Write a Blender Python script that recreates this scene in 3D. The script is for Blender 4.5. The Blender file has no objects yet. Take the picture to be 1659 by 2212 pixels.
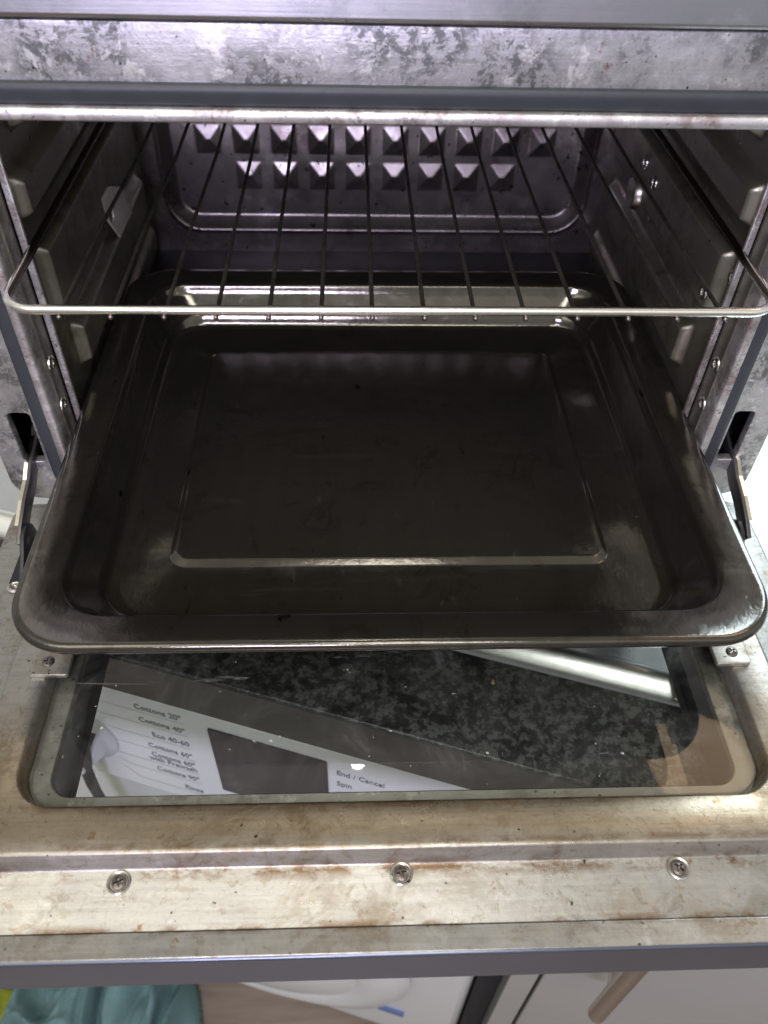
import bpy, bmesh, math, random
from mathutils import Vector, Matrix, noise
random.seed(7)
C = bpy.context.scene.collection
SC = bpy.context.scene
PI = math.pi

# ------------------------------------------------------------------ camera
cam_d = bpy.data.cameras.new('camera'); cam = bpy.data.objects.new('camera', cam_d); C.objects.link(cam)
RX = Vector((0.99923019, -0.03106865, 0.02395337))
DN = Vector((-0.00568549, -0.7188214, -0.69517154))
FW = Vector((0.03881624, 0.6945002, -0.71844469))
cam.matrix_world = Matrix(((RX.x, -DN.x, -FW.x, -0.02423412), (RX.y, -DN.y, -FW.y, -0.4253488), (RX.z, -DN.z, -FW.z, 0.2362), (0, 0, 0, 1)))
cam_d.sensor_fit = 'HORIZONTAL'; cam_d.sensor_width = 36; cam_d.lens = 36 * 1742.76 / 1659
cam_d.clip_start = 0.01; cam_d.clip_end = 50
cam_d.dof.use_dof = True; cam_d.dof.focus_distance = 0.50; cam_d.dof.aperture_fstop = 11
SC.camera = cam

# ------------------------------------------------------------------ light
SC.view_settings.view_transform = 'Standard'; SC.view_settings.look = 'None'
SC.view_settings.exposure = 0.56; SC.view_settings.gamma = 1.0
w = bpy.data.worlds.new('World'); SC.world = w; w.use_nodes = True
nt = w.node_tree; N = nt.nodes; L = nt.links; N.clear()
out = N.new('ShaderNodeOutputWorld'); bg = N.new('ShaderNodeBackground'); L.new(bg.outputs[0], out.inputs[0])
tc = N.new('ShaderNodeTexCoord'); sep = N.new('ShaderNodeSeparateXYZ'); L.new(tc.outputs['Generated'], sep.inputs[0])
mr = N.new('ShaderNodeMapRange'); mr.inputs[1].default_value = -1; mr.inputs[2].default_value = 1; L.new(sep.outputs[2], mr.inputs[0])
cr = N.new('ShaderNodeValToRGB'); L.new(mr.outputs[0], cr.inputs[0])
e = cr.color_ramp.elements
e[0].position = 0.0; e[0].color = (.20, .20, .23, 1)
e[1].position = 1.0; e[1].color = (.42, .39, .33, 1)
for p, c in ((.42, (.26, .26, .28)), (.55, (.30, .30, .31)), (.8, (.55, .54, .50))):
    k = cr.color_ramp.elements.new(p); k.color = (*c, 1)
nz = N.new('ShaderNodeTexNoise'); nz.inputs['Scale'].default_value = 1.6; nz.inputs['Detail'].default_value = 1; L.new(tc.outputs['Generated'], nz.inputs[0])
mrn = N.new('ShaderNodeMapRange'); mrn.inputs[1].default_value = .35; mrn.inputs[2].default_value = .65; mrn.inputs[3].default_value = .55; mrn.inputs[4].default_value = 1.35; L.new(nz.outputs[0], mrn.inputs[0])
L.new(cr.outputs[0], bg.inputs[0]); L.new(mrn.outputs[0], bg.inputs[1])

def area(name, loc, target, size, power, col, sy=None, shape=None):
    d = bpy.data.lights.new(name, 'AREA'); d.energy = power; d.color = col; d.size = size
    d.shape = shape or ('RECTANGLE' if sy else 'SQUARE')
    if sy: d.size_y = sy
    o = bpy.data.objects.new(name, d); C.objects.link(o); o.location = loc
    if shape == 'ELLIPSE': d.shape = 'ELLIPSE'; d.size_y = sy
    o.rotation_euler = (Vector(target) - Vector(loc)).to_track_quat('-Z', 'Y').to_euler()
    return o
area('front_lamp', (-.24, -1.35, .50), (0, .2, -.08), .36, 9.5, (.82, .74, 1.0), .17)
area('ceiling_lamp', (.15, -1.55, 1.75), (0, -.2, -.2), .6, 10, (1.0, .98, .92))
area('window_light', (1.55, 1.65, 1.30), (.1, -.1, -.2), 1.3, 46, (.70, .86, 1.0), 1.1)
area('highlight_lamp', (.05, -.62, 1.85), (0, -.1, -.1), .35, 3.2, (1.0, .97, .90))  # added lamp for the highlight on the tray's raised panel
area('room_light', (-.9, -1.1, 1.6), (0, -.2, -.2), 1.2, 9, (1.0, .95, .82))
area('downlight', (-.012, .90, 2.0), (0, -.1, 0), .045, .9, (1, .95, .85), shape='DISK')

area('tan_reflection_lamp', (.98, .42, 1.35), (.17, -.2, -.19), .66, 1.1, (1.0, .66, .38), .28, 'ELLIPSE')  # added lamp, makes the tan reflection in the door glass

# ------------------------------------------------------------------ materials
def mat(name): 
    m = bpy.data.materials.new(name); m.use_nodes = True
    return m, m.node_tree.nodes, m.node_tree.links, m.node_tree.nodes['Principled BSDF']
def ramp(N, L, src, stops):
    r = N.new('ShaderNodeValToRGB'); L.new(src, r.inputs[0]); el = r.color_ramp.elements
    while len(el) > 1: el.remove(el[-1])
    el[0].position = stops[0][0]; c = stops[0][1]; el[0].color = (*c, 1) if isinstance(c, tuple) else (c, c, c, 1)
    for p, c in stops[1:]:
        k = el.new(p); k.color = (*c, 1) if isinstance(c, tuple) else (c, c, c, 1)
    return r.outputs[0]
def tex(N, L, scale, detail=4, rough=.6, stretch=(1, 1, 1), dist=0, loc=(0, 0, 0)):
    tc = N.new('ShaderNodeTexCoord'); mp = N.new('ShaderNodeMapping'); L.new(tc.outputs['Object'], mp.inputs[0])
    mp.inputs['Scale'].default_value = stretch; mp.inputs['Location'].default_value = loc
    t = N.new('ShaderNodeTexNoise'); L.new(mp.outputs[0], t.inputs[0])
    t.inputs['Scale'].default_value = scale; t.inputs['Detail'].default_value = detail; t.inputs['Roughness'].default_value = rough; t.inputs['Distortion'].default_value = dist
    return t.outputs[0]
def mix(N, L, fac, a, b, mode='MIX'):
    m = N.new('ShaderNodeMix'); m.data_type = 'RGBA'; m.blend_type = mode
    for sock, v in ((m.inputs[0], fac), (m.inputs[6], a), (m.inputs[7], b)):
        if hasattr(v, 'default_value') or hasattr(v, 'links'): L.new(v, sock)
        else:
            sock.default_value = v if not isinstance(v, tuple) else (*v, 1)
    return m.outputs[2]
def mul(N, L, a, b):
    m = N.new('ShaderNodeMath'); m.operation = 'MULTIPLY'
    for i, v in enumerate((a, b)):
        if isinstance(v, (int, float)): m.inputs[i].default_value = v
        else: L.new(v, m.inputs[i])
    return m.outputs[0]
def bump(N, L, b, src, dist, strength=1.0):
    bp = N.new('ShaderNodeBump'); bp.inputs['Distance'].default_value = dist; bp.inputs['Strength'].default_value = strength
    L.new(src, bp.inputs['Height']); L.new(bp.outputs[0], b.inputs['Normal'])

def aged_steel(name, base, stain, pale, rough=(.28, .55), stainpos=(.46, .56), palepos=(.56, .64), rust=.0, rustcol=(.20, .075, .03), metal=.85, scale=38, brushed=(3, 60, 60), bumpd=.0006, seed=0.0, dark=(.05, .045, .04), speck=.68, fine=.68):
    m, N, L, b = mat(name)
    n1 = tex(N, L, scale, 9, fine, dist=.3, loc=(seed, seed, 0))
    n2 = tex(N, L, scale * .22, 4, .6, loc=(0, seed + 3, 0))
    n3 = tex(N, L, 9, 3, .5, brushed)
    n4 = tex(N, L, scale * .55, 9, .75, loc=(seed + 9, 0, 4), dist=.2)
    patch = ramp(N, L, n2, [(.42, 0.0), (.58, 1.0)])
    c = mix(N, L, ramp(N, L, n2, [(.35, 0.0), (.65, 1.0)]), base, tuple(x * .8 + y * .2 for x, y in zip(base, stain)))
    c = mix(N, L, mul(N, L, ramp(N, L, n1, [(stainpos[0], 0.0), (stainpos[1], 1.0)]), patch), c, stain)
    c = mix(N, L, mul(N, L, ramp(N, L, n4, [(palepos[0], 0.0), (palepos[1], 1.0)]), .85), c, pale)
    c = mix(N, L, mul(N, L, n3, .22), c, tuple(x * .72 for x in base))
    if rust > 0:
        n5 = tex(N, L, scale * .8, 9, .8, loc=(0, 2 + seed, 8))
        c = mix(N, L, ramp(N, L, n5, [(.66 - rust * .1, 0.0), (.72 - rust * .08, 1.0)]), c, rustcol)
    n6 = tex(N, L, scale * 4.5, 2, .5, loc=(5, seed, 1))
    c = mix(N, L, ramp(N, L, n6, [(speck, 0.0), (speck + .04, 1.0)]), c, dark)
    L.new(c, b.inputs['Base Color'])
    b.inputs['Metallic'].default_value = metal
    r = N.new('ShaderNodeMapRange'); L.new(n1, r.inputs[0]); r.inputs[1].default_value = .3; r.inputs[2].default_value = .7
    r.inputs[3].default_value = rough[0]; r.inputs[4].default_value = rough[1]; L.new(r.outputs[0], b.inputs['Roughness'])
    h = N.new('ShaderNodeMath'); h.operation = 'ADD'; L.new(n4, h.inputs[0]); L.new(mul(N, L, n3, .18), h.inputs[1])
    bump(N, L, b, h.outputs[0], bumpd, .6)
    return m
def simple(name, col, rough=.5, metal=0, bd=0, sc=60, var=0, spec=.5, coat=0):
    m, N, L, b = mat(name)
    b.inputs['Base Color'].default_value = (*col, 1); b.inputs['Roughness'].default_value = rough; b.inputs['Metallic'].default_value = metal
    b.inputs['Specular IOR Level'].default_value = spec; b.inputs['Coat Weight'].default_value = coat
    n = tex(N, L, sc, 5, .6)
    if var: L.new(mix(N, L, n, tuple(c * (1 - var) for c in col), tuple(min(1, c * (1 + var)) for c in col)), b.inputs['Base Color'])
    if bd: bump(N, L, b, n, bd, .6)
    return m

M_flange = aged_steel('flange_steel', (.60, .60, .62), (.15, .16, .155), (.86, .85, .85), rough=(.26, .6), scale=95, rust=.75, stainpos=(.485, .515), palepos=(.56, .60), bumpd=.0008, fine=.84)
M_lip = aged_steel('lip_steel', (.60, .585, .59), (.32, .26, .25), (.84, .82, .82), rough=(.36, .6), scale=120, rust=.55, fine=.8, stainpos=(.48, .53), palepos=(.53, .58), seed=4)
M_door = aged_steel('door_steel', (.375, .37, .345), (.28, .25, .205), (.50, .50, .48), rough=(.22, .46), scale=46, rust=.45, stainpos=(.5, .6), palepos=(.60, .68), metal=.8, seed=2, rustcol=(.24, .12, .05), speck=.72)
def heat_tint(m):
    N = m.node_tree.nodes; L = m.node_tree.links; b = N['Principled BSDF']; src = b.inputs['Base Color'].links[0].from_socket
    tc = N.new('ShaderNodeTexCoord'); sp = N.new('ShaderNodeSeparateXYZ'); L.new(tc.outputs['Object'], sp.inputs[0])
    n = tex(N, L, 14, 5, .65, loc=(4, 4, 0)); ad = N.new('ShaderNodeMath'); ad.operation = 'MULTIPLY_ADD'; L.new(n, ad.inputs[0]); ad.inputs[1].default_value = .022; L.new(sp.outputs[1], ad.inputs[2])
    mr = N.new('ShaderNodeMapRange'); L.new(ad.outputs[0], mr.inputs[0]); mr.inputs[1].default_value = -.257; mr.inputs[2].default_value = -.240; mr.inputs[3].default_value = 0; mr.inputs[4].default_value = .85
    mr2 = N.new('ShaderNodeMapRange'); L.new(sp.outputs[1], mr2.inputs[0]); mr2.inputs[1].default_value = -.17; mr2.inputs[2].default_value = -.22; 
    mm = mul(N, L, mr.outputs[0], mr2.outputs[0])
    c = mix(N, L, mm, src, (.80, .66, .46), 'MULTIPLY')
    f = tex(N, L, 420, 4, .7, loc=(1, 2, 3)); c = mix(N, L, ramp(N, L, f, [(.33, .30), (.50, 0.0)]), c, (.66, .61, .54), 'MULTIPLY')
    g = tex(N, L, 95, 7, .75, loc=(7, 2, 3), dist=.6); c = mix(N, L, ramp(N, L, g, [(.57, 0.0), (.62, .55), (.66, .1)]), c, (.50, .38, .24), 'MULTIPLY')
    br = tex(N, L, 12, 5, .65, (1.2, 26, 26), loc=(6, 1, 0)); c = mix(N, L, ramp(N, L, br, [(.38, .35), (.55, 0.0)]), c, (.70, .68, .64), 'MULTIPLY')
    dn = tex(N, L, 60, 8, .75, (.5, 1, 1), loc=(2, 9, 5))
    for yc, wd, am in ((-.2685, .0055, 1.0), (-.2958, .0035, .9), (-.2375, .004, .8), (-.2590, .003, .6)):
        s1 = N.new('ShaderNodeMath'); s1.operation = 'ADD'; L.new(sp.outputs[1], s1.inputs[0]); s1.inputs[1].default_value = -yc
        s2 = N.new('ShaderNodeMath'); s2.operation = 'ABSOLUTE'; L.new(s1.outputs[0], s2.inputs[0])
        s3 = N.new('ShaderNodeMapRange'); L.new(s2.outputs[0], s3.inputs[0]); s3.inputs[1].default_value = 0; s3.inputs[2].default_value = wd; s3.inputs[3].default_value = am; s3.inputs[4].default_value = 0
        c = mix(N, L, mul(N, L, s3.outputs[0], ramp(N, L, dn, [(.46, 0.0), (.56, 1.0)])), c, (.13, .075, .035))
    bl = tex(N, L, 21, 7, .7, loc=(3, 12, 2), dist=.8); c = mix(N, L, ramp(N, L, bl, [(.55, 0.0), (.61, .5), (.65, .25)]), c, (.68, .59, .47), 'MULTIPLY')
    rs = tex(N, L, 42, 8, .8, loc=(12, 3, 2)); c = mix(N, L, ramp(N, L, rs, [(.625, 0.0), (.66, .9)]), c, (.20, .10, .05))
    L.new(c, b.inputs['Base Color'])
heat_tint(M_door)
M_trim = aged_steel('trim_steel', (.42, .40, .35), (.27, .23, .17), (.56, .54, .50), rough=(.22, .4), scale=30, rust=.35, seed=7, speck=.74)
M_panel = aged_steel('panel_steel', (.50, .51, .54), (.40, .40, .42), (.60, .61, .64), rough=(.24, .38), scale=18, seed=5, brushed=(2, 90, 90), speck=.8, metal=1, bumpd=.0002)
M_wall = aged_steel('enamel_liner', (.30, .29, .245), (.165, .145, .115), (.42, .40, .33), rough=(.24, .40), scale=40, rust=.25, rustcol=(.12, .06, .04), metal=.85, seed=1, palepos=(.58, .70), speck=.75)
M_back = aged_steel('back_liner', (.30, .275, .275), (.10, .08, .08), (.46, .43, .44), rough=(.30, .46), scale=34, rust=.5, rustcol=(.14, .06, .05), metal=.97, seed=3, brushed=(30, 8, 3), stainpos=(.46, .56))
M_roof = aged_steel('roof_liner', (.70, .62, .50), (.48, .38, .28), (.78, .72, .64), rough=(.5, .7), scale=26, metal=.15, seed=12, rust=.2)
M_floor = simple('cavity_floor', (.012, .012, .016), .45, 0, .0002, 60, .3, spec=.25)
M_seal = simple('grey_seal', (.030, .034, .042), .48, 0, .0004, 90, .25)
M_chrome = simple('bright_rod', (.78, .74, .66), .16, 1, .0001, 200, .1)
M_wire = aged_steel('dark_wire', (.10, .095, .09), (.04, .035, .03), (.34, .30, .25), rough=(.3, .5), scale=220, metal=.8, seed=6, palepos=(.64, .70))
M_arm = simple('dark_arm', (.12, .115, .12), .32, .85, .0002, 60, .3)
M_black = simple('black_plate', (.018, .018, .022), .35, .3)
M_void = simple('dark_void', (.012, .012, .014), .8)
M_rivet = simple('rivet_steel', (.60, .58, .55), .28, 1, .0002, 300, .25)
M_clip = simple('pale_clip', (.62, .60, .58), .42, .35, .0003, 200, .3)
M_screw = simple('screw_steel', (.20, .175, .165), .35, 1, .0002, 300, .3)
M_edge = simple('polished_edge', (.105, .12, .155), .24, .7, .0001, 20, .2)

def tray_mat():
    m, N, L, b = mat('black_enamel_tray')
    n1 = tex(N, L, 26, 7, .7); n2 = tex(N, L, 120, 6, .75, (1, .35, 1)); n3 = tex(N, L, 8, 4, .6, loc=(3, 1, 0)); n4 = tex(N, L, 260, 2, .5); n5 = tex(N, L, 75, 7, .75, (1, .45, 1), loc=(1, 8, 0))
    n6 = tex(N, L, 55, 5, .7, (.10, 1, 1), .4, (2, 2, 0)); n7 = tex(N, L, 240, 4, .8, (1, 1, 1), 2.5, (9, 2, 0)); n8 = tex(N, L, 34, 3, .5, (1, 1, 1), 1.2, (4, 6, 0))
    c = mix(N, L, n3, (.080, .073, .062), (.140, .132, .116))
    c = mix(N, L, mul(N, L, ramp(N, L, n2, [(.62, 0.0), (.70, .6)]), ramp(N, L, n3, [(.48, 0.0), (.60, 1.0)])), c, (.30, .29, .265))
    c = mix(N, L, ramp(N, L, n6, [(.60, 0.0), (.72, .35)]), c, (.26, .25, .22))
    c = mix(N, L, ramp(N, L, n8, [(.60, 0.0), (.625, .45), (.65, .12)]), c, (.05, .042, .03))
    c = mix(N, L, mul(N, L, ramp(N, L, n5, [(.33, 1.0), (.37, 0.0)]), ramp(N, L, n1, [(.45, 0.0), (.55, 1.0)])), c, (.01, .01, .01))
    c = mix(N, L, ramp(N, L, n4, [(.765, 0.0), (.79, .8)]), c, (.5, .48, .42))
    c = mix(N, L, mul(N, L, ramp(N, L, n7, [(.73, 0.0), (.79, .4)]), ramp(N, L, n3, [(.48, 0.0), (.60, 1.0)])), c, (.42, .40, .34))
    L.new(c, b.inputs['Base Color'])
    r = N.new('ShaderNodeMapRange'); L.new(n1, r.inputs[0]); r.inputs[1].default_value = .32; r.inputs[2].default_value = .68; r.inputs[3].default_value = .05; r.inputs[4].default_value = .17
    ra = N.new('ShaderNodeMath'); ra.operation = 'MULTIPLY_ADD'; L.new(ramp(N, L, n2, [(.56, 0.0), (.68, 1.0)]), ra.inputs[0]); ra.inputs[1].default_value = .08; L.new(r.outputs[0], ra.inputs[2])
    L.new(ra.outputs[0], b.inputs['Roughness'])
    b.inputs['Metallic'].default_value = .90
    h = N.new('ShaderNodeMath'); h.operation = 'ADD'; L.new(n1, h.inputs[0]); L.new(mul(N, L, n5, .25), h.inputs[1])
    bump(N, L, b, h.outputs[0], .0007, .4)
    return m
M_tray = tray_mat()

def granite():
    m, N, L, b = mat('mottled_worktop')
    n1 = tex(N, L, 185, 6, .66); n2 = tex(N, L, 260, 3, .6)
    c = ramp(N, L, n1, [(.44, (.012, .013, .014)), (.50, (.035, .037, .037)), (.58, (.12, .125, .12))])
    c = mix(N, L, ramp(N, L, n2, [(.55, 0.0), (.7, .5)]), c, (.05, .052, .05))
    L.new(c, b.inputs['Base Color']); b.inputs['Roughness'].default_value = .38
    bump(N, L, b, n2, .0003, .4)
    return m
M_granite = granite()
M_wedge = simple('worktop_edge', (.075, .075, .073), .4, 0, 0, 50, .2)
M_sink = aged_steel('board_steel', (.86, .87, .85), (.75, .76, .74), (.92, .92, .90), rough=(.24, .36), scale=14, seed=11, brushed=(40, 3, 3), metal=1, bumpd=.0002, speck=.85)
M_white = simple('white_enamel', (.56, .58, .58), .25, 0, 0, 20, .04)
M_fascia = simple('white_fascia', (.70, .73, .74), .35, 0, 0, 20, .03)
M_letter = simple('grey_lettering', (.16, .18, .19), .5)
M_line = simple('pale_line', (.36, .39, .40), .5)
M_display = simple('dark_display', (.03, .026, .034), .12, 0)
M_dial = simple('dial_plastic', (.50, .52, .54), .3)
M_grey = simple('grey_gloss', (.29, .295, .275), .22, 0, 0, 8, .08)
M_handle = simple('handle_steel', (.50, .44, .38), .3, 1)
M_teal = simple('teal_cloth', (.115, .205, .21), .9, 0, .002, 300, .3)
M_green = simple('green_cloth', (.30, .33, .03), .9, 0, .002, 200, .3)
M_blue = simple('blue_label', (.10, .16, .34), .5)
M_crumb = simple('crumb', (.62, .45, .16), .7)
def wood():
    m, N, L, b = mat('wood_floor')
    n = tex(N, L, 6, 6, .6, (1, 9, 1), .4)
    L.new(ramp(N, L, n, [(.3, (.15, .115, .09)), (.7, (.25, .205, .17))]), b.inputs['Base Color']); b.inputs['Roughness'].default_value = .45
    return m
M_wood = wood()
def glass(name, tint, smear):
    m, N, L, b = mat(name)
    N.remove(b); o = N['Material Output']
    tr = N.new('ShaderNodeBsdfTransparent'); tr.inputs[0].default_value = (*tint, 1)
    gl = N.new('ShaderNodeBsdfGlossy'); gl.inputs['Roughness'].default_value = .02
    fr = N.new('ShaderNodeFresnel'); fr.inputs[0].default_value = 1.5
    m1 = N.new('ShaderNodeMixShader'); L.new(fr.outputs[0], m1.inputs[0]); L.new(tr.outputs[0], m1.inputs[1]); L.new(gl.outputs[0], m1.inputs[2])
    if smear:
        df = N.new('ShaderNodeBsdfDiffuse'); df.inputs[0].default_value = (.55, .56, .53, 1)
        a = tex(N, L, 18, 6, .7, (1, 1, 1), 1.5); s = tex(N, L, 60, 5, .7, (.12, 1, 1), .8, (2, 7, 0)); p = tex(N, L, 210, 2, .5)
        f1 = ramp(N, L, a, [(.42, .006), (.60, .032), (.72, .10)]); f2 = ramp(N, L, s, [(.66, 0.0), (.72, .16)]); f3 = ramp(N, L, p, [(.74, 0.0), (.78, .6)])
        ad = N.new('ShaderNodeMath'); ad.operation = 'ADD'; L.new(f1, ad.inputs[0]); L.new(f2, ad.inputs[1])
        ad2 = N.new('ShaderNodeMath'); ad2.operation = 'ADD'; L.new(ad.outputs[0], ad2.inputs[0]); L.new(f3, ad2.inputs[1]); ad2.use_clamp = True
        m2 = N.new('ShaderNodeMixShader'); L.new(ad2.outputs[0], m2.inputs[0]); L.new(m1.outputs[0], m2.inputs[1]); L.new(df.outputs[0], m2.inputs[2])
        L.new(m2.outputs[0], o.inputs[0])
    else: L.new(m1.outputs[0], o.inputs[0])
    return m
M_glass = glass('inner_glass', (.95, .965, .96), True)
M_glass2 = glass('outer_glass', (.95, .97, .965), False)
M_rim = aged_steel('glass_ledge', (.34, .34, .31), (.20, .19, .16), (.56, .56, .52), rough=(.3, .5), scale=60, rust=.4, rustcol=(.35, .12, .04), metal=.5, seed=13, brushed=(3, 60, 60))

# ------------------------------------------------------------------ helpers
def link(name, me, m, parent=None, smooth=False, angle=35):
    o = bpy.data.objects.new(name, me); C.objects.link(o)
    if m: me.materials.append(m)
    if parent:
        o.parent = parent
        base = Vector((0, 0, 0)); q = parent
        while q: base += q.location; q = q.parent
        o.location = -base                      # vertices are in world coordinates
    if smooth:
        me.shade_smooth() if hasattr(me, 'shade_smooth') else [setattr(p, 'use_smooth', True) for p in me.polygons]
        if angle: me.set_sharp_from_angle(angle=math.radians(angle))
    return o
def tag(o, label=None, cat=None, group=None, kind=None):
    if label: o['label'] = label
    if cat: o['category'] = cat
    if group: o['group'] = group
    if kind: o['kind'] = kind
    return o
def thing(name, loc, label, cat, group=None):
    o = bpy.data.objects.new(name, None); C.objects.link(o); o.location = loc; o.empty_display_size = .02
    return tag(o, label, cat, group)
def bevel(o, wd, seg=2, angle=40):
    b = o.modifiers.new('bevel', 'BEVEL'); b.width = wd; b.segments = seg; b.limit_method = 'ANGLE'; b.angle_limit = math.radians(angle)
    for p in o.data.polygons: p.use_smooth = True
    o.data.set_sharp_from_angle(angle=math.radians(50))
    return o
def box(x0, x1, y0, y1, z0, z1, bm=None):
    own = bm is None
    bm = bm or bmesh.new()
    vs = [bm.verts.new(p) for p in ((x0, y0, z0), (x1, y0, z0), (x1, y1, z0), (x0, y1, z0), (x0, y0, z1), (x1, y0, z1), (x1, y1, z1), (x0, y1, z1))]
    for f in ((0, 3, 2, 1), (4, 5, 6, 7), (0, 1, 5, 4), (1, 2, 6, 5), (2, 3, 7, 6), (3, 0, 4, 7)): bm.faces.new([vs[i] for i in f])
    return bm
def to_me(bm, name='m'):
    me = bpy.data.meshes.new(name); bmesh.ops.recalc_face_normals(bm, faces=bm.faces); bm.to_mesh(me); bm.free(); return me
def rrect(x0, x1, y0, y1, r, n=8):
    """rounded rectangle loop, counter-clockwise"""
    pts = []
    for cx, cy, a0 in ((x1 - r, y0 + r, -PI / 2), (x1 - r, y1 - r, 0), (x0 + r, y1 - r, PI / 2), (x0 + r, y0 + r, PI)):
        for i in range(n + 1):
            a = a0 + PI / 2 * i / n
            pts.append((cx + r * math.cos(a), cy + r * math.sin(a)))
    return pts
def loft(rings, cap=True, f3=lambda x, y, z: (x, y, z), n=8, close=False):
    """rings of (x0,x1,y0,y1,r,z)"""
    bm = bmesh.new(); prev = None; first = None
    for (x0, x1, y0, y1, r, z) in rings:
        vs = [bm.verts.new(f3(px, py, z)) for px, py in rrect(x0, x1, y0, y1, max(r, .0003), n)]
        if prev:
            for i in range(len(vs)):
                j = (i + 1) % len(vs); bm.faces.new((prev[i], prev[j], vs[j], vs[i]))
        else: first = vs
        prev = vs
    if close:
        for i in range(len(first)):
            j = (i + 1) % len(first); bm.faces.new((prev[i], prev[j], first[j], first[i]))
    elif cap: bm.faces.new(prev)
    return to_me(bm)
def plate(outer, holes, thick, f3, bev=0):
    """flat plate with holes: 2-D polygon extruded, mapped to 3-D by f3(u,v,w)"""
    cu = bpy.data.curves.new('c', 'CURVE'); cu.dimensions = '2D'; cu.fill_mode = 'BOTH'; cu.extrude = thick / 2; cu.bevel_depth = bev; cu.bevel_resolution = 2
    for pts in [outer] + holes:
        s = cu.splines.new('POLY'); s.points.add(len(pts) - 1)
        for i, p in enumerate(pts): s.points[i].co = (p[0], p[1], 0, 1)
        s.use_cyclic_u = True
    o = bpy.data.objects.new('tmp', cu); C.objects.link(o)
    dg = bpy.context.evaluated_depsgraph_get(); dg.update()
    me = bpy.data.meshes.new_from_object(o.evaluated_get(dg))
    bpy.data.objects.remove(o); bpy.data.curves.remove(cu)
    bm = bmesh.new(); bm.from_mesh(me); bpy.data.meshes.remove(me)
    bmesh.ops.remove_doubles(bm, verts=bm.verts, dist=1e-6)
    for v in bm.verts: v.co = Vector(f3(*v.co))
    return to_me(bm)
def tube(pts, r, seg=10, closed=False, caps=True):
    bm = bmesh.new(); P = [Vector(p) for p in pts]; n = len(P); rings = []; up = Vector((0, 0, 1))
    prevn = None
    for i in range(n):
        a = P[(i - 1) % n] if (closed or i > 0) else P[0]; b = P[(i + 1) % n] if (closed or i < n - 1) else P[-1]
        t = (b - a).normalized()
        nn = (up - t * up.dot(t)) if prevn is None else (prevn - t * prevn.dot(t))
        if nn.length < 1e-4: nn = Vector((1, 0, 0)) - t * t.x
        nn.normalize(); prevn = nn; bb = t.cross(nn)
        rr = r[i] if isinstance(r, (list, tuple)) else r
        rings.append([bm.verts.new(P[i] + (nn * math.cos(k * 2 * PI / seg) + bb * math.sin(k * 2 * PI / seg)) * rr) for k in range(seg)])
    for i in range(n if closed else n - 1):
        A = rings[i]; B = rings[(i + 1) % n]
        for k in range(seg): bm.faces.new((A[k], A[(k + 1) % seg], B[(k + 1) % seg], B[k]))
    if not closed and caps: bm.faces.new(rings[0][::-1]); bm.faces.new(rings[-1])
    return to_me(bm)
def lathe(profile, centre, axis, seg=28, cap=True):
    """profile of (radius, height) turned about axis through centre"""
    q = Vector((0, 0, 1)).rotation_difference(Vector(axis)); bm = bmesh.new(); prev = None; cc = Vector(centre)
    for r, h in profile:
        ring = [bm.verts.new(cc + q @ Vector((r * math.cos(2 * PI * k / seg), r * math.sin(2 * PI * k / seg), h))) for k in range(seg)]
        if prev:
            for k in range(seg): bm.faces.new((prev[k], prev[(k + 1) % seg], ring[(k + 1) % seg], ring[k]))
        prev = ring
    if cap: bm.faces.new(prev)
    return bm
def sstep(a, b, x):
    t = max(0, min(1, (x - a) / (b - a))); return t * t * (3 - 2 * t)
def field(u0, u1, v0, v1, du, h, f3):
    nu = max(2, int(round((u1 - u0) / du))); nv = max(2, int(round((v1 - v0) / du)))
    vs = []; fs = []
    for j in range(nv + 1):
        for i in range(nu + 1):
            u = u0 + (u1 - u0) * i / nu; v = v0 + (v1 - v0) * j / nv; vs.append(f3(u, v, h(u, v)))
    for j in range(nv):
        for i in range(nu):
            a = j * (nu + 1) + i; fs.append((a, a + 1, a + nu + 2, a + nu + 1))
    me = bpy.data.meshes.new('field'); me.from_pydata(vs, [], fs); me.update(); return me

# ================================================================== SETTING
GA = math.radians(-17.82)                       # worktop runs at this angle to the oven
E1 = Vector((math.cos(GA), math.sin(GA), 0)); E2 = Vector((-E1.y, E1.x, 0))
O0 = Vector((-.196, -.101, 0))                  # a point on the worktop's front edge
def K(s, t, z): return O0 + E1 * s + E2 * t + Vector((0, 0, z))    # kitchen frame: s along the run, t away from viewer
def kf(me):
    for v in me.vertices: v.co = K(*v.co)
    return me
FZ = -1.17
fl = link('floor', kf(to_me(box(-3, 3, -3, 3, FZ - .02, FZ))), M_wood); tag(fl, kind='structure')

# worktop
wt_bm = box(-1.2, 1.2, .0, .60, -.285, -.24)
wt = link('kitchen_worktop', kf(to_me(wt_bm)), M_granite); bevel(wt, .002, 2)
link('front_edging', kf(to_me(box(-1.2, 1.2, -.0012, .0004, -.286, -.2412))), M_wedge, wt)
tag(wt, 'mottled black worktop seen through the glass of the open oven door', 'worktop')

# steel board with rolled front rim
prof = [(.0735, -.2398), (.0742, -.2382), (.0770, -.2355), (.0810, -.2322), (.0850, -.2296), (.0885, -.2284), (.0920, -.2290), (.0955, -.2318), (.0990, -.2352), (.58, -.2352), (.58, -.2398)]
bm = bmesh.new(); A = []
for s in (-.75, .9): A.append([bm.verts.new(K(s, t, z)) for t, z in prof])
for i in range(len(prof) - 1): bm.faces.new((A[0][i], A[1][i], A[1][i + 1], A[0][i + 1]))
for a in A: bm.faces.new(a)
me = to_me(bm)
sk = link('steel_drainer', me, M_sink, smooth=True, angle=50)
tag(sk, 'brushed steel drainer with a rounded front rim lying on the dark worktop under the oven', 'drainer')

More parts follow.
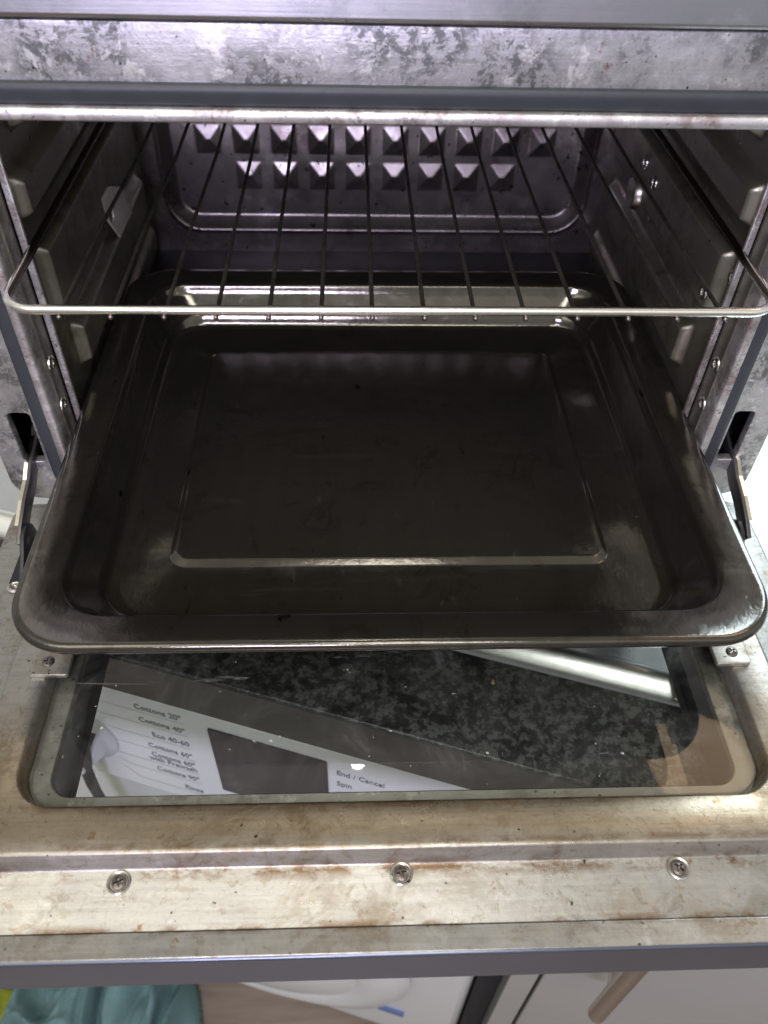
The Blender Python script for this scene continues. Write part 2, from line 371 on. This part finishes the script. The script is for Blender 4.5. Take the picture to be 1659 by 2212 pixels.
# crumb on the worktop
bm = bmesh.new(); bmesh.ops.create_icosphere(bm, subdivisions=2, radius=.0016)
for v in bm.verts: v.co = Vector((.071, -.1286, -.2388)) + v.co * (1 + .5 * noise.noise(v.co * 900)); 
tag(link('crumb', to_me(bm), M_crumb, smooth=True), 'tiny yellow crumb on the mottled black worktop', 'crumb')

# ================================================================== WASHING MACHINE
WS = (-.285, .315); WT = .022; WZ = -.318
wm = thing('washing_machine', K(.015, .30, FZ), 'white washing machine with a programme panel under the worktop', 'washing machine')
bd = link('body', kf(to_me(box(WS[0], WS[1], WT + .004, .56, FZ + .012, WZ - .0))), M_white, wm); bevel(bd, .01, 3)
fa = link('fascia', kf(to_me(box(WS[0], WS[1], WT - .004, WT + .02, -.50, WZ - .006))), M_fascia, wm); bevel(fa, .004, 3)
fy = WT - .004
def fpl(name, pts, m, th, parent, lift=.0):
    return link(name, kf(plate(pts, [], th, lambda u, v, w_: (u, fy - lift - th / 2 + w_, v))), m, parent)
tag(fpl('display', rrect(.053, .153, -.452, -.3445, .002), M_display, .0012, wm), 'dark glossy display window')
def text(body, s, z, size, align='LEFT'):
    cu = bpy.data.curves.new('t', 'FONT'); cu.body = body; cu.size = size; cu.align_x = align; cu.extrude = .0001; cu.resolution_u = 3; cu.offset = size * .006
    o = bpy.data.objects.new('t', cu); C.objects.link(o)
    dg = bpy.context.evaluated_depsgraph_get(); dg.update(); me = bpy.data.meshes.new_from_object(o.evaluated_get(dg)); bpy.data.objects.remove(o)
    for v in me.vertices: v.co = K(s + v.co.x * .79, fy - .0004 - v.co.z, z + v.co.y * 1.06)
    return link('lettering', me, M_letter, fa)
TX = [('Cottons 20°', -.346), ('Cottons 40°', -.3665), ('Eco 40-60', -.388), ('Cottons 60°', -.4095), ('Cottons 60°', -.4255), ('with Prewash', -.4345), ('Cottons 90°', -.4525), ('Rinse', -.475)]
for b_, z in TX: text(b_, .031, z, .0106, 'RIGHT')
for b_, z in (('End / Cancel', -.3615), ('Spin', -.3795), ('Rinse', -.3985), ('Drain', -.4175)): text(b_, .160, z, .0098)
lines = bmesh.new()
def strip(a, b_, wd=.0006):
    a = Vector(a); b_ = Vector(b_); d = (b_ - a).normalized(); n = Vector((-d.y, d.x)) * wd / 2
    v = [lines.verts.new(K(p.x, fy - .0005, p.y)) for p in (a - n, b_ - n, b_ + n, a + n)]; lines.faces.new(v)
for i, z in enumerate((-.350, -.3705, -.392, -.4135, -.438, -.4565, -.479)):
    x0 = -.058 + .004 * i; strip((x0, z), (.032, z)); strip((x0, z), (x0 - .012, z - .010 + .006 * (i - 2)))
link('leader_lines', to_me(lines), M_line, fa)
dc = K(-.086, fy, -.417)
dl = link('dial', to_me(lathe([(.0435, 0), (.0435, .003), (.036, .006), (.033, .018), (.030, .021), (0.0005, .021)], dc, -E2, 40)), M_dial, wm, True)
gb = box(-.006, .006, 0, .006, -.033, .033); 
me = to_me(gb); rot = Matrix.Rotation(math.radians(-25), 4, 'Y')
for v in me.vertices:
    c = rot @ v.co; v.co = K(-.086 + c.x, fy - .021 - v.co.y, -.417 + c.z)
g = link('grip', me, M_dial, dl); bevel(g, .002)
bl = [(-.052, -.366), (-.066, -.398), (-.0745, -.440), (-.0765, -.480), (-.074, -.53), (-.070, -.56)]
br_ = [(a + .0145, b_ + .002) for a, b_ in bl]
fpl('dark_band', bl + br_[::-1], M_void, .0010, wm, .022)  # dark curved band in front of the dial and fascia
dr = link('drawer_seam', kf(to_me(box(WS[0] + .004, WS[0] + .0055, fy - .0006, fy + .002, -.498, WZ - .012))), M_line, wm)
pd = link('porthole_door', to_me(lathe([(.215, 0), (.215, .010), (.200, .022), (.165, .030), (.150, .024), (.12, .034), (.06, .042), (.0005, .044)], K(.03, WT + .004, -.872), -E2, 56)), M_white, wm, True)
tag(link('label_strip', kf(to_me(box(.205, .242, WT + .001, WT + .0052, -1.055, -1.035))), M_blue, wm), 'blue printed strip')

# ================================================================== CABINET
cb = thing('kitchen_cabinet', K(.8, .30, FZ), 'glossy grey kitchen cabinet beside the washing machine, with a steel bar handle', 'cabinet')
link('body', kf(to_me(box(.345, 1.19, .035, .58, FZ + .0, -.29))), M_grey, cb)
link('filler', kf(to_me(box(.343, .367, .006, .033, FZ + .1, -.30))), M_grey, cb)
d1 = link('door', kf(to_me(box(.3705, .965, .004, .024, FZ + .1, -.30))), M_grey, cb); bevel(d1, .0015)
d2 = link('door', kf(to_me(box(.969, 1.19, .004, .024, FZ + .1, -.30))), M_grey, cb); bevel(d2, .0015)
h = link('handle', tube([K(.409, -.035, -.34), K(.409, -.035, -.557)], .0075, 20), M_handle, d1, True)
hs = link('handle_post', tube([K(.409, .004, -.50), K(.409, -.035, -.50)], .004, 12), M_handle, d1, True)
gp = link('gap_shade', kf(to_me(box(.318, .342, .03, .05, FZ + .02, -.30))), M_void, cb)  # dark strip standing in for shade between washing machine and cabinet

# ================================================================== CLOTHS ON THE FLOOR
def cloth(name, cx, cy, rx, ry, hgt, z, m, seed, label, edgef=None):
    def hf(u, v):
        r = math.sqrt((u / rx) ** 2 + (v / ry) ** 2); a = math.atan2(v, u)
        rr = r / (1 + .16 * noise.noise(Vector((math.cos(a) * 1.3, math.sin(a) * 1.3, seed))))
        base = max(0, 1 - rr ** 3) ** .6 if rr < 1 else 0
        p = Vector((u * 16 + seed, v * 7, seed)); q = p + Vector((noise.noise(p * 1.3), noise.noise(p * 1.3 + Vector((5, 5, 5))), 0)) * .8
        rid = 1 - abs(noise.noise(q)) * 2.4
        rid2 = 1 - abs(noise.noise(q * 2.1 + Vector((3, 1, 2)))) * 2.2
        return base * (hgt * (.50 + .36 * rid + .15 * rid2))
    me = field(-rx * 1.2, rx * 1.2, -ry * 1.2, ry * 1.2, rx / 70, hf, lambda u, v, h_: (cx + u, cy + v, z + h_))
    bm = bmesh.new(); bm.from_mesh(me)
    bmesh.ops.delete(bm, geom=[v for v in bm.verts if v.co.z <= z + 1e-5], context='VERTS'); bm.to_mesh(me); bm.free()
    o = link(name, me, m, smooth=True, angle=None); s = o.modifiers.new('t', 'SOLIDIFY'); s.thickness = .003
    return tag(o, label, 'cloth')
cloth('teal_towel', -.400, -.150, .155, .15, .15, FZ + .001, M_teal, 3.0, 'crumpled teal towel heaped on the floor in front of the washing machine')
cloth('green_cloth', -.60, -.15, .09, .10, .05, FZ + .001, M_green, 8.0, 'yellow green cloth on the floor beyond the teal towel, at the bottom left corner')

# ================================================================== OVEN
ov = thing('tabletop_oven', (0, .2, -.2352), 'worn tabletop oven standing on the steel drainer with its glass door folded down open', 'oven')
XZ = lambda u, v, w_: (u, w_, v)
# front frame plate with slots
slots = [rrect(-.2545, -.2376, -.152, -.107, .004, 5), rrect(.2376, .2535, -.152, -.106, .004, 5)]
outer = rrect(-.268, .268, -.1865, .1225, .018, 8)
hole = rrect(-.2262, .2262, -.1745, .0875, .010, 6)
ff = link('front_frame', plate(outer, [hole] + slots, .005, lambda u, v, w_: (u, w_ + .0035, v), .001), M_flange, ov, True, 30)
# seal
g = .2310
def ringprof(name, prof, m, x, z0, z1, r, parent=ov):
    rings = [(-x - d, x + d, z0 - d, z1 + d, r + d, y) for d, y in prof]
    return link(name, loft(rings, f3=lambda a, b_, c: (a, c, b_), close=True, n=10), m, parent, True, 60)
ringprof('door_seal', [(.0050, .002), (.0050, -.0018), (.0042, -.0030), (.0012, -.0036), (.0000, -.0033), (-.0034, -.0034), (-.0050, -.0026), (-.0056, .002)], M_seal, .2308, -.1745, .0925, .013)
ringprof('opening_lip', [(.0030, .001), (.0030, -.0045), (.0022, -.0058), (-.0022, -.0062), (-.0034, -.0050), (-.0036, .0), (-.0036, .024), (-.0026, .024), (-.0024, 0)], M_lip, .2232, -.1655, .0838, .009)
# control panel above the opening
bm = box(-.27, .27, -.010, .02, .1262, .215)
for v in bm.verts:
    if v.co.z > .2 and v.co.y < 0: v.co.y = .000
cp = link('control_panel', to_me(bm), M_panel, ov); bevel(cp, .0025, 3)
link('panel_gap', to_me(box(-.266, .266, .002, .02, .1195, .1262)), M_void, ov)
# housing shell
bm = bmesh.new()
box(-.266, -.263, .008, .40, -.180, .215, bm); box(.263, .266, .008, .40, -.180, .215, bm); box(-.263, .263, .397, .40, -.180, .215, bm)
box(-.263, .263, .0201, .397, .212, .215, bm); box(-.263, .263, .008, .397, -.183, -.180, bm)
link('housing', to_me(bm), M_black, ov)
for sx in (-1, 1):
    for y in (.05, .35):
        link('foot', to_me(lathe([(.016, 0), (.014, .05), (.0005, .05)], (sx * .23, y, -.2350), (0, 0, 1), 20)), M_black, ov)
    # inner baffle that closes the slot's view
# cavity
CY0, CY1 = .024, .335; CX = .2165; CZ0, CZ1 = -.165, .086
def rails(y, z):
    h = 0
    for z0, z1, ya in ((-.110, -.0725, .052), (-.056, -.0045, .030), (.0105, .040, .024), (.052, .075, .05)):
        a = sstep(z0, z0 + .006, z) * (1 - sstep(z1 - .007, z1, z)); b_ = sstep(ya + .002, ya + .0065, y) * (1 - sstep(.285, .300, y)); h = max(h, a * b_)
    d = .0085 * h
    z0, z1 = -.158, -.131
    a = sstep(z0, z0 + .008, z) * (1 - sstep(z1 - .008, z1, z)) * sstep(.03, .04, y) * (1 - sstep(.31, .32, y)); d = max(d, .005 * a)
    return d
for sx in (-1, 1):
    me = field(CY0, CY1 + .005, CZ0, CZ1, .0012, rails, lambda u, v, h_: (sx * (CX - h_), u, v))
    if sx < 0: me.flip_normals()
    sw = link('side_wall', me, M_wall, ov, True, None)
    # folded front edge of the liner
    f_ = link('liner_edge', to_me(box(min(sx * .2135, sx * .2180), max(sx * .2135, sx * .2180), .0215, .0245, CZ0, CZ1)), M_lip, sw); bevel(f_, .0008)
    rv = [(.0125, -.0765), (.0105, -.1085)] if sx < 0 else [(.0125, -.0765), (.0105, -.1085), (.0280, -.0216), (.0420, -.0400)]
    if sx > 0: rv += [(.208, -.024), (.178, -.027), (.177, -.053)]
    for y, z in rv:
        xx = .2186 if y < .02 else .2165 - rails(y, z)
        link('rivet', to_me(lathe([(.0052, 0), (.0050, .0009), (.0034, .0018), (.0022, .0012), (.0018, -.0005), (.0004, -.0006)], (sx * xx, y, z), (-sx, 0, 0), 20)), M_rivet, sw, True)
    link('wall_strip', to_me(box(min(sx * .2187, sx * .2225), max(sx * .2187, sx * .2225), .0075, .0215, CZ0, CZ1)), M_wall, sw)
    if sx < 0:
        cl = plate([(.160, -.036), (.180, -.0355), (.2095, -.0485), (.219, -.0745), (.182, -.0765), (.163, -.052)], [rrect(.168, .178, -.060, -.050, .0045, 6)], .0012, lambda u, v, w_: (-.2070 + w_ + (u - .19) * .06, u, v), .0003)
        tag(link('clip', cl, M_clip, sw, True), 'bright bent metal clip')
        link('clip_hole', to_me(box(-.2162, -.2097, .168, .206, -.046, -.028)), M_void, sw)
    else:
        bm = lathe([(.0135, 0), (.0135, .0035), (.0115, .0065), (.006, .0080), (.0005, .0082)], (.2100, .212, -.050), (-1, 0, 0), 28)
        link('boss', to_me(bm), M_rivet, sw, True)
        link('screw', to_me(lathe([(.0028, 0), (.0022, .0018), (.0004, .002)], (.2150, .300, -.099), (-1, 0, 0), 16)), M_rivet, sw, True)
link('cavity_floor', to_me(box(-.218, .218, .002, .345, -.168, CZ0)), M_floor, ov)
link('cavity_roof', to_me(box(-.218, .218, .0245, .345, CZ1, CZ1 + .003)), M_roof, ov)
# back panel
cols = [-.154 + .0342 * i for i in range(10)]
pyr = [(x, z) for z in (-.0585 + .0330, -.0585 + .0660, -.0585 + .099) for x in cols] + [(x, -.0585) for x in cols] + [(x, -.0915) for x in cols[1:9]]
def backh(x, z):
    x0, x1, z0, r = -.198, .201, -.1425, .025
    def sd(x, z, x0, x1, z0, z1, r):
        cx = (x0 + x1) / 2; cz = (z0 + z1) / 2; qx = abs(x - cx) - (x1 - x0) / 2 + r; qz = abs(z - cz) - (z1 - z0) / 2 + r
        return math.hypot(max(qx, 0), max(qz, 0)) + min(max(qx, qz), 0) - r
    d = sd(x, z, x0, x1, z0, .20, .030); t = max(0, min(1, -d / .0105)); h = .0105 * (1 - (t * .86 + .14 * sstep(0, 1, t)))
    h += .0012 * math.exp(-(d / .0022) ** 2)
    for px, pz in pyr:
        if abs(x - px) < .0125 and -.0155 < z - pz < .0115:
            dz = z - pz
            hh = min(.36 * (.0110 - dz), .42 * (.0120 - abs(x - px)), .30 * (dz + .0150))
            if hh > 0: h += hh * sstep(0, .0006, hh)
    return h
me = field(-.217, .217, -.166, .088, .0012, backh, lambda u, v, h_: (u, .3375 - h_, v))
link('back_panel', me, M_back, ov, True, 50)

# hinge arms
YZ = lambda x: (lambda u, v, w_: (x + w_, u, v))
def ribbon(pts, x, hw, th=.0022):
    """side profile strap: centre line in (y,z), half width hw"""
    up = []; dn = []
    for i, p in enumerate(pts):
        a = Vector(pts[max(0, i - 1)]); b_ = Vector(pts[min(len(pts) - 1, i + 1)]); d = (b_ - a).normalized(); n = Vector((-d.y, d.x))
        up.append(tuple(Vector(p) + n * hw)); dn.append(tuple(Vector(p) - n * hw))
    return plate(up + dn[::-1], [], th, YZ(x), .0003)
for sx, xa in ((-1, -.2475), (1, .2515)):
    dy = 0 if sx < 0 else .003; dz = 0 if sx < 0 else -.002
    cl = [(.030, -.140), (.020, -.1475), (.008, -.1515), (-.004, -.1530), (-.014, -.1590), (-.030, -.1635), (-.046, -.1705), (-.056, -.1765)]
    cl = [(a + dy, b_ + dz) for a, b_ in cl]
    ar = link('hinge_arm', ribbon(cl, xa, .0062), M_arm, ov, True, 40)
    # thin turned outer flange catching the light
    bm = bmesh.new(); prev = None
    for i, p in enumerate(cl[:-1]):
        a = Vector(cl[max(0, i - 1)]); b_ = Vector(cl[min(len(cl) - 1, i + 1)]); d = (b_ - a).normalized(); n = Vector((-d.y, d.x)); n = n if n.y > 0 else -n
        q = Vector(p) + n * .0062
        vs = [bm.verts.new((xa + xo, q.x, q.y)) for xo in (sx * .0008, sx * .0032)]
        if prev: bm.faces.new((prev[0], prev[1], vs[1], vs[0]))
        prev = vs
    me = to_me(bm); o = link('arm_edge', me, M_chrome, ar); s_ = o.modifiers.new('t', 'SOLIDIFY'); s_.thickness = .0006
    link('rivet', to_me(lathe([(.0040, 0), (.0040, .0010), (.0028, .0016), (.0004, .0018)], (xa - sx * .0024, -.0525 + dy, -.1755 + dz), (-sx, 0, 0), 20)), M_screw, ar, True)

# ---- door
DZ = -.190
dm = loft([(-.266, .266, -.303, -.004, .012, -.2285), (-.270, .270, -.307, -.0015, .016, -.2255), (-.270, .270, -.307, -.0015, .016, -.1930), (-.2693, .2693, -.3063, -.0022, .0155, -.1910), (-.2675, .2675, -.3045, -.004, .014, DZ),
           (-.2340, .2370, -.2672, -.022, .020, DZ), (-.2330, .2360, -.2664, -.023, .019, DZ + .0006), (-.2326, .2356, -.2660, -.0234, .0185, DZ + .0012), (-.2292, .2322, -.2624, -.027, .015, DZ + .0090), (-.2284, .2314, -.2616, -.0278, .0145, DZ + .0098), (-.2270, .2300, -.2602, -.029, .013, DZ + .0102),
           (-.2075, .2090, -.2385, -.039, .0245, DZ + .0102), (-.2060, .2075, -.2368, -.041, .023, DZ + .0092), (-.2045, .2060, -.2355, -.0425, .0215, DZ + .0060), (-.2036, .2050, -.2343, -.0435, .0205, DZ - .0030),
           (-.1925, .1938, -.2262, -.052, .013, DZ - .0034), (-.1915, .1928, -.2252, -.053, .012, DZ - .005), (-.1915, .1928, -.2252, -.053, .012, -.2235)], cap=False, n=8)
door = link('door', dm, M_door, ov, True, 40)
tag(door, 'drop-down door folded open flat with a glass window')
led = link('glass_ledge', loft([(-.2034, .2048, -.2341, -.0437, .0203, DZ - .0026), (-.1928, .1941, -.2265, -.0517, .0128, DZ - .0028)], cap=False), M_rim, door)
gi = link('inner_glass', loft([(-.2028, .2042, -.2335, -.0443, .0197, DZ - .0022), (-.2028, .2042, -.2335, -.0443, .0197, DZ + .0008), (-.2018, .2032, -.2325, -.0453, .0187, DZ + .0014)], n=8), M_glass, door)
go = link('outer_glass', loft([(-.266, .266, -.303, -.004, .012, -.2270)], n=8), M_glass2, door)
link('well_lining', loft([(-.1912, .1925, -.2249, -.0533, .0117, DZ - .0052), (-.1912, .1925, -.2249, -.0533, .0117, -.2230)], cap=False), M_black, door, True, 60)
pb = link('printed_border', plate(rrect(-.262, .262, -.300, -.006, .012), [rrect(-.1880, .1885, -.2240, -.060, .004)], .0006, lambda u, v, w_: (u, v, -.2255 + w_)), M_black, door)
# outer wrap strip with seam
ws = link('wrap_strip', to_me(box(-.2698, .2698, -.3085, -.2966, -.1905, -.1890)), M_door, door); bevel(ws, .0005)
link('seam', to_me(box(-.2698, .2698, -.2966, -.2960, -.1905, -.18985)), M_void, door)
fe = link('front_edge', to_me(box(-.2702, .2702, -.3100, -.3068, -.2290, -.1893)), M_edge, door); bevel(fe, .0028, 4)
def screw(x, y, z, r, parent, dish=True):
    if dish:
        link('screw_dimple', to_me(lathe([(r * 1.5, .0003), (r * 1.38, .0007), (r * 1.2, .0004), (r * 1.02, -.0006), (r * .4, -.0008)], (x, y, z), (0, 0, 1), 30)), M_trim, parent, True)
    bm = bmesh.new(); ang = random.uniform(0, 1.2); n = 48; rings = []
    def depth(px, py, rr):
        c, s = math.cos(ang), math.sin(ang); a = px * c + py * s; b_ = -px * s + py * c
        cross = (abs(a) < r * .13 and abs(b_) < r * .62) or (abs(b_) < r * .13 and abs(a) < r * .62) or rr < r * .22
        return (-.0016 if cross else 0)
    prev = None
    for k in range(0, 15):
        rr = r * (1 - k / 14.5); ring = []
        for i in range(n):
            a = 2 * PI * i / n; px, py = rr * math.cos(a), rr * math.sin(a); zz = z + .0009 * (1 - (rr / r) ** 2) + (-.0006 if k == 0 else .0004)
            ring.append(bm.verts.new((x + px, y + py, zz + depth(px, py, rr))))
        if prev:
            for i in range(n): bm.faces.new((prev[i], prev[(i + 1) % n], ring[(i + 1) % n], ring[i]))
        prev = ring
    bm.faces.new(prev)
    link('screw', to_me(bm), M_screw, parent, True, 30)
for x, y in ((-.1433, -.2728), (-.0003, -.2717), (.1439, -.2721)): screw(x, y, DZ + .0004, .0040, door)
for sx, xs, x0, x1 in ((-1, -.2062, -.2155, -.1935), (1, .2092, .1980, .2182)):
    cl = plate(rrect(x0, x1, -.1578 if sx < 0 else -.1562, -.085, .0015, 3), [], .0022, lambda u, v, w_: (u, v, DZ + .0118 + w_), .0005)
    link('glass_clamp', cl, M_door, door, True)
    screw(xs, -.1490 if sx < 0 else -.1480, DZ + .0134, .0038, door, False)
    br = plate([(-.036, -.1895), (-.040, -.172), (-.0475, -.1665), (-.056, -.168), (-.064, -.176), (-.076, -.1855), (-.080, -.1895)], [], .0022, YZ(sx * .2450), .0003)
    link('hinge_bracket', br, M_black, door, True)
    xb = sx * .2450; link('bracket_foot', to_me(box(xb - .008, xb + .008, -.079, -.037, -.1899, -.1885)), M_black, door)
    link('rivet', to_me(lathe([(.0052, 0), (.0050, .0010), (.0036, .0016), (.0024, .0010), (.0020, -.0005), (.0004, -.0006)], (sx * .2485, -.0815, DZ + .0002), (0, 0, 1), 20)), M_rivet, door, True)
    link('rivet', to_me(lathe([(.0050, 0), (.0044, .0014), (.0004, .0018)], (sx * .2350, -.0360, DZ + .0002), (0, 0, 1), 20)), M_trim, door, True)

# ================================================================== WIRE RACK
rk = thing('wire_rack', (0, .12, -.004), 'wire oven rack with a bright front rod slid into the upper grooves', 'rack')
pts = []
x0, x1, y0, y1, r = -.2100, .2105, -.0468, .300, .0175
for px, py in rrect(x0, x1, y0, y1, r, 10): pts.append((px, py, 0))
link('frame', tube(pts, .0026, 14, True), M_chrome, rk, True, None)
bpy.data.objects['frame'].data.materials.clear()
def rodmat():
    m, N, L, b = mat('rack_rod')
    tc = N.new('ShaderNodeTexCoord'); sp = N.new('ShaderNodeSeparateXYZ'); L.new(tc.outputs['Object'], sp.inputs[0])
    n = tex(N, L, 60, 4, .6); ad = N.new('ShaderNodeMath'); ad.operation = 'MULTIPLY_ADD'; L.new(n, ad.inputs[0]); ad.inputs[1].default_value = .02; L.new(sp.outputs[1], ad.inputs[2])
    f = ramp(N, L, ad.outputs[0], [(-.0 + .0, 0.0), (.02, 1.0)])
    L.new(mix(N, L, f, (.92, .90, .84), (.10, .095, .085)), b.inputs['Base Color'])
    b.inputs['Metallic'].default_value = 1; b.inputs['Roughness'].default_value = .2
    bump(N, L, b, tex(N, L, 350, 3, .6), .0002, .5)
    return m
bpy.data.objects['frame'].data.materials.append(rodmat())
wx = [-.1793, -.1523, -.1241, -.0967, -.0687, -.0406, -.0130, .0152, .0428, .0703, .0985, .1265, .1535, .1803]
for i, x in enumerate(wx):
    x2 = x * .985 + (.002 if i < 3 else 0)
    me = tube([(x, -.0478, -.0036), (x, -.046, -.0036), (x * .997, .05, -.0036 - .0004 * (i % 3)), (x2, .16, -.0040), (x2, .299, -.0036)], .00125, 8)
    wr = link('wire', me, M_wire, rk, True, 50)
    bm = bmesh.new(); bmesh.ops.create_uvsphere(bm, u_segments=10, v_segments=6, radius=.0016, matrix=Matrix.Translation((x, -.0482, -.0036)))
    link('wire_end', to_me(bm), M_screw, wr, True)

# ================================================================== BAKING TRAY
TZ = -.120
xo, yf, yb, R = .2125, -.1790, .2120, .038
xi, yfi, ybi, Ri = .1895, -.1565, .1880, .030
rings = [(-xo + .0006, xo - .0006, yf + .0006, yb - .0006, R, TZ - .0062), (-xo, xo, yf, yb, R, TZ - .0048), (-xo + .0001, xo - .0001, yf + .0001, yb - .0001, R, TZ - .0030), (-xo + .0008, xo - .0008, yf + .0008, yb - .0008, R, TZ - .0012), (-xo + .0024, xo - .0024, yf + .0024, yb - .0024, R - .0015, TZ),
         (-xo + .0048, xo - .0048, yf + .0048, yb - .0048, R - .004, TZ - .0006), (-xi - .0016, xi + .0016, yfi - .0016, ybi + .0016, Ri + .0016, TZ - .0010), (-xi, xi, yfi, ybi, Ri, TZ - .0018), (-xi + .0012, xi - .0012, yfi + .0012, ybi - .0012, Ri - .0006, TZ - .0034), (-xi + .0016, xi - .0016, yfi + .0016, ybi - .0016, Ri - .001, TZ - .0056)]
zb = -.1525
for k in range(1, 6):
    t = k / 5; rings.append((-xi + .0016 + .0135 * t, xi - .0016 - .0135 * t, yfi + .0016 + .0135 * t, ybi - .0016 - .0135 * t, Ri - .001, TZ - .0056 + (zb + .006 - TZ + .0056) * t))
for a, dz in ((.0006, .0035), (.0020, .0016), (.0045, .0005), (.0080, 0)):
    q = .0151 + a; rings.append((-xi + q, xi - q, yfi + q, ybi - q, Ri - .003, zb + dz))
for q, dz in ((0, 0), (.0010, .0003), (.0040, .0024), (.0052, .0027)):
    rings.append((-.1405 + q, .1405 - q, -.0970 + q, .136 - q, .012 - q * .5, zb + dz))
me = loft(rings, n=14)
tray = link('baking_tray', me, M_tray, None, True, 60)
tag(tray, 'black enamelled baking tray pulled halfway out of the oven below the rack', 'baking tray')
s = tray.modifiers.new('t', 'SOLIDIFY'); s.thickness = .0008; s.offset = -1
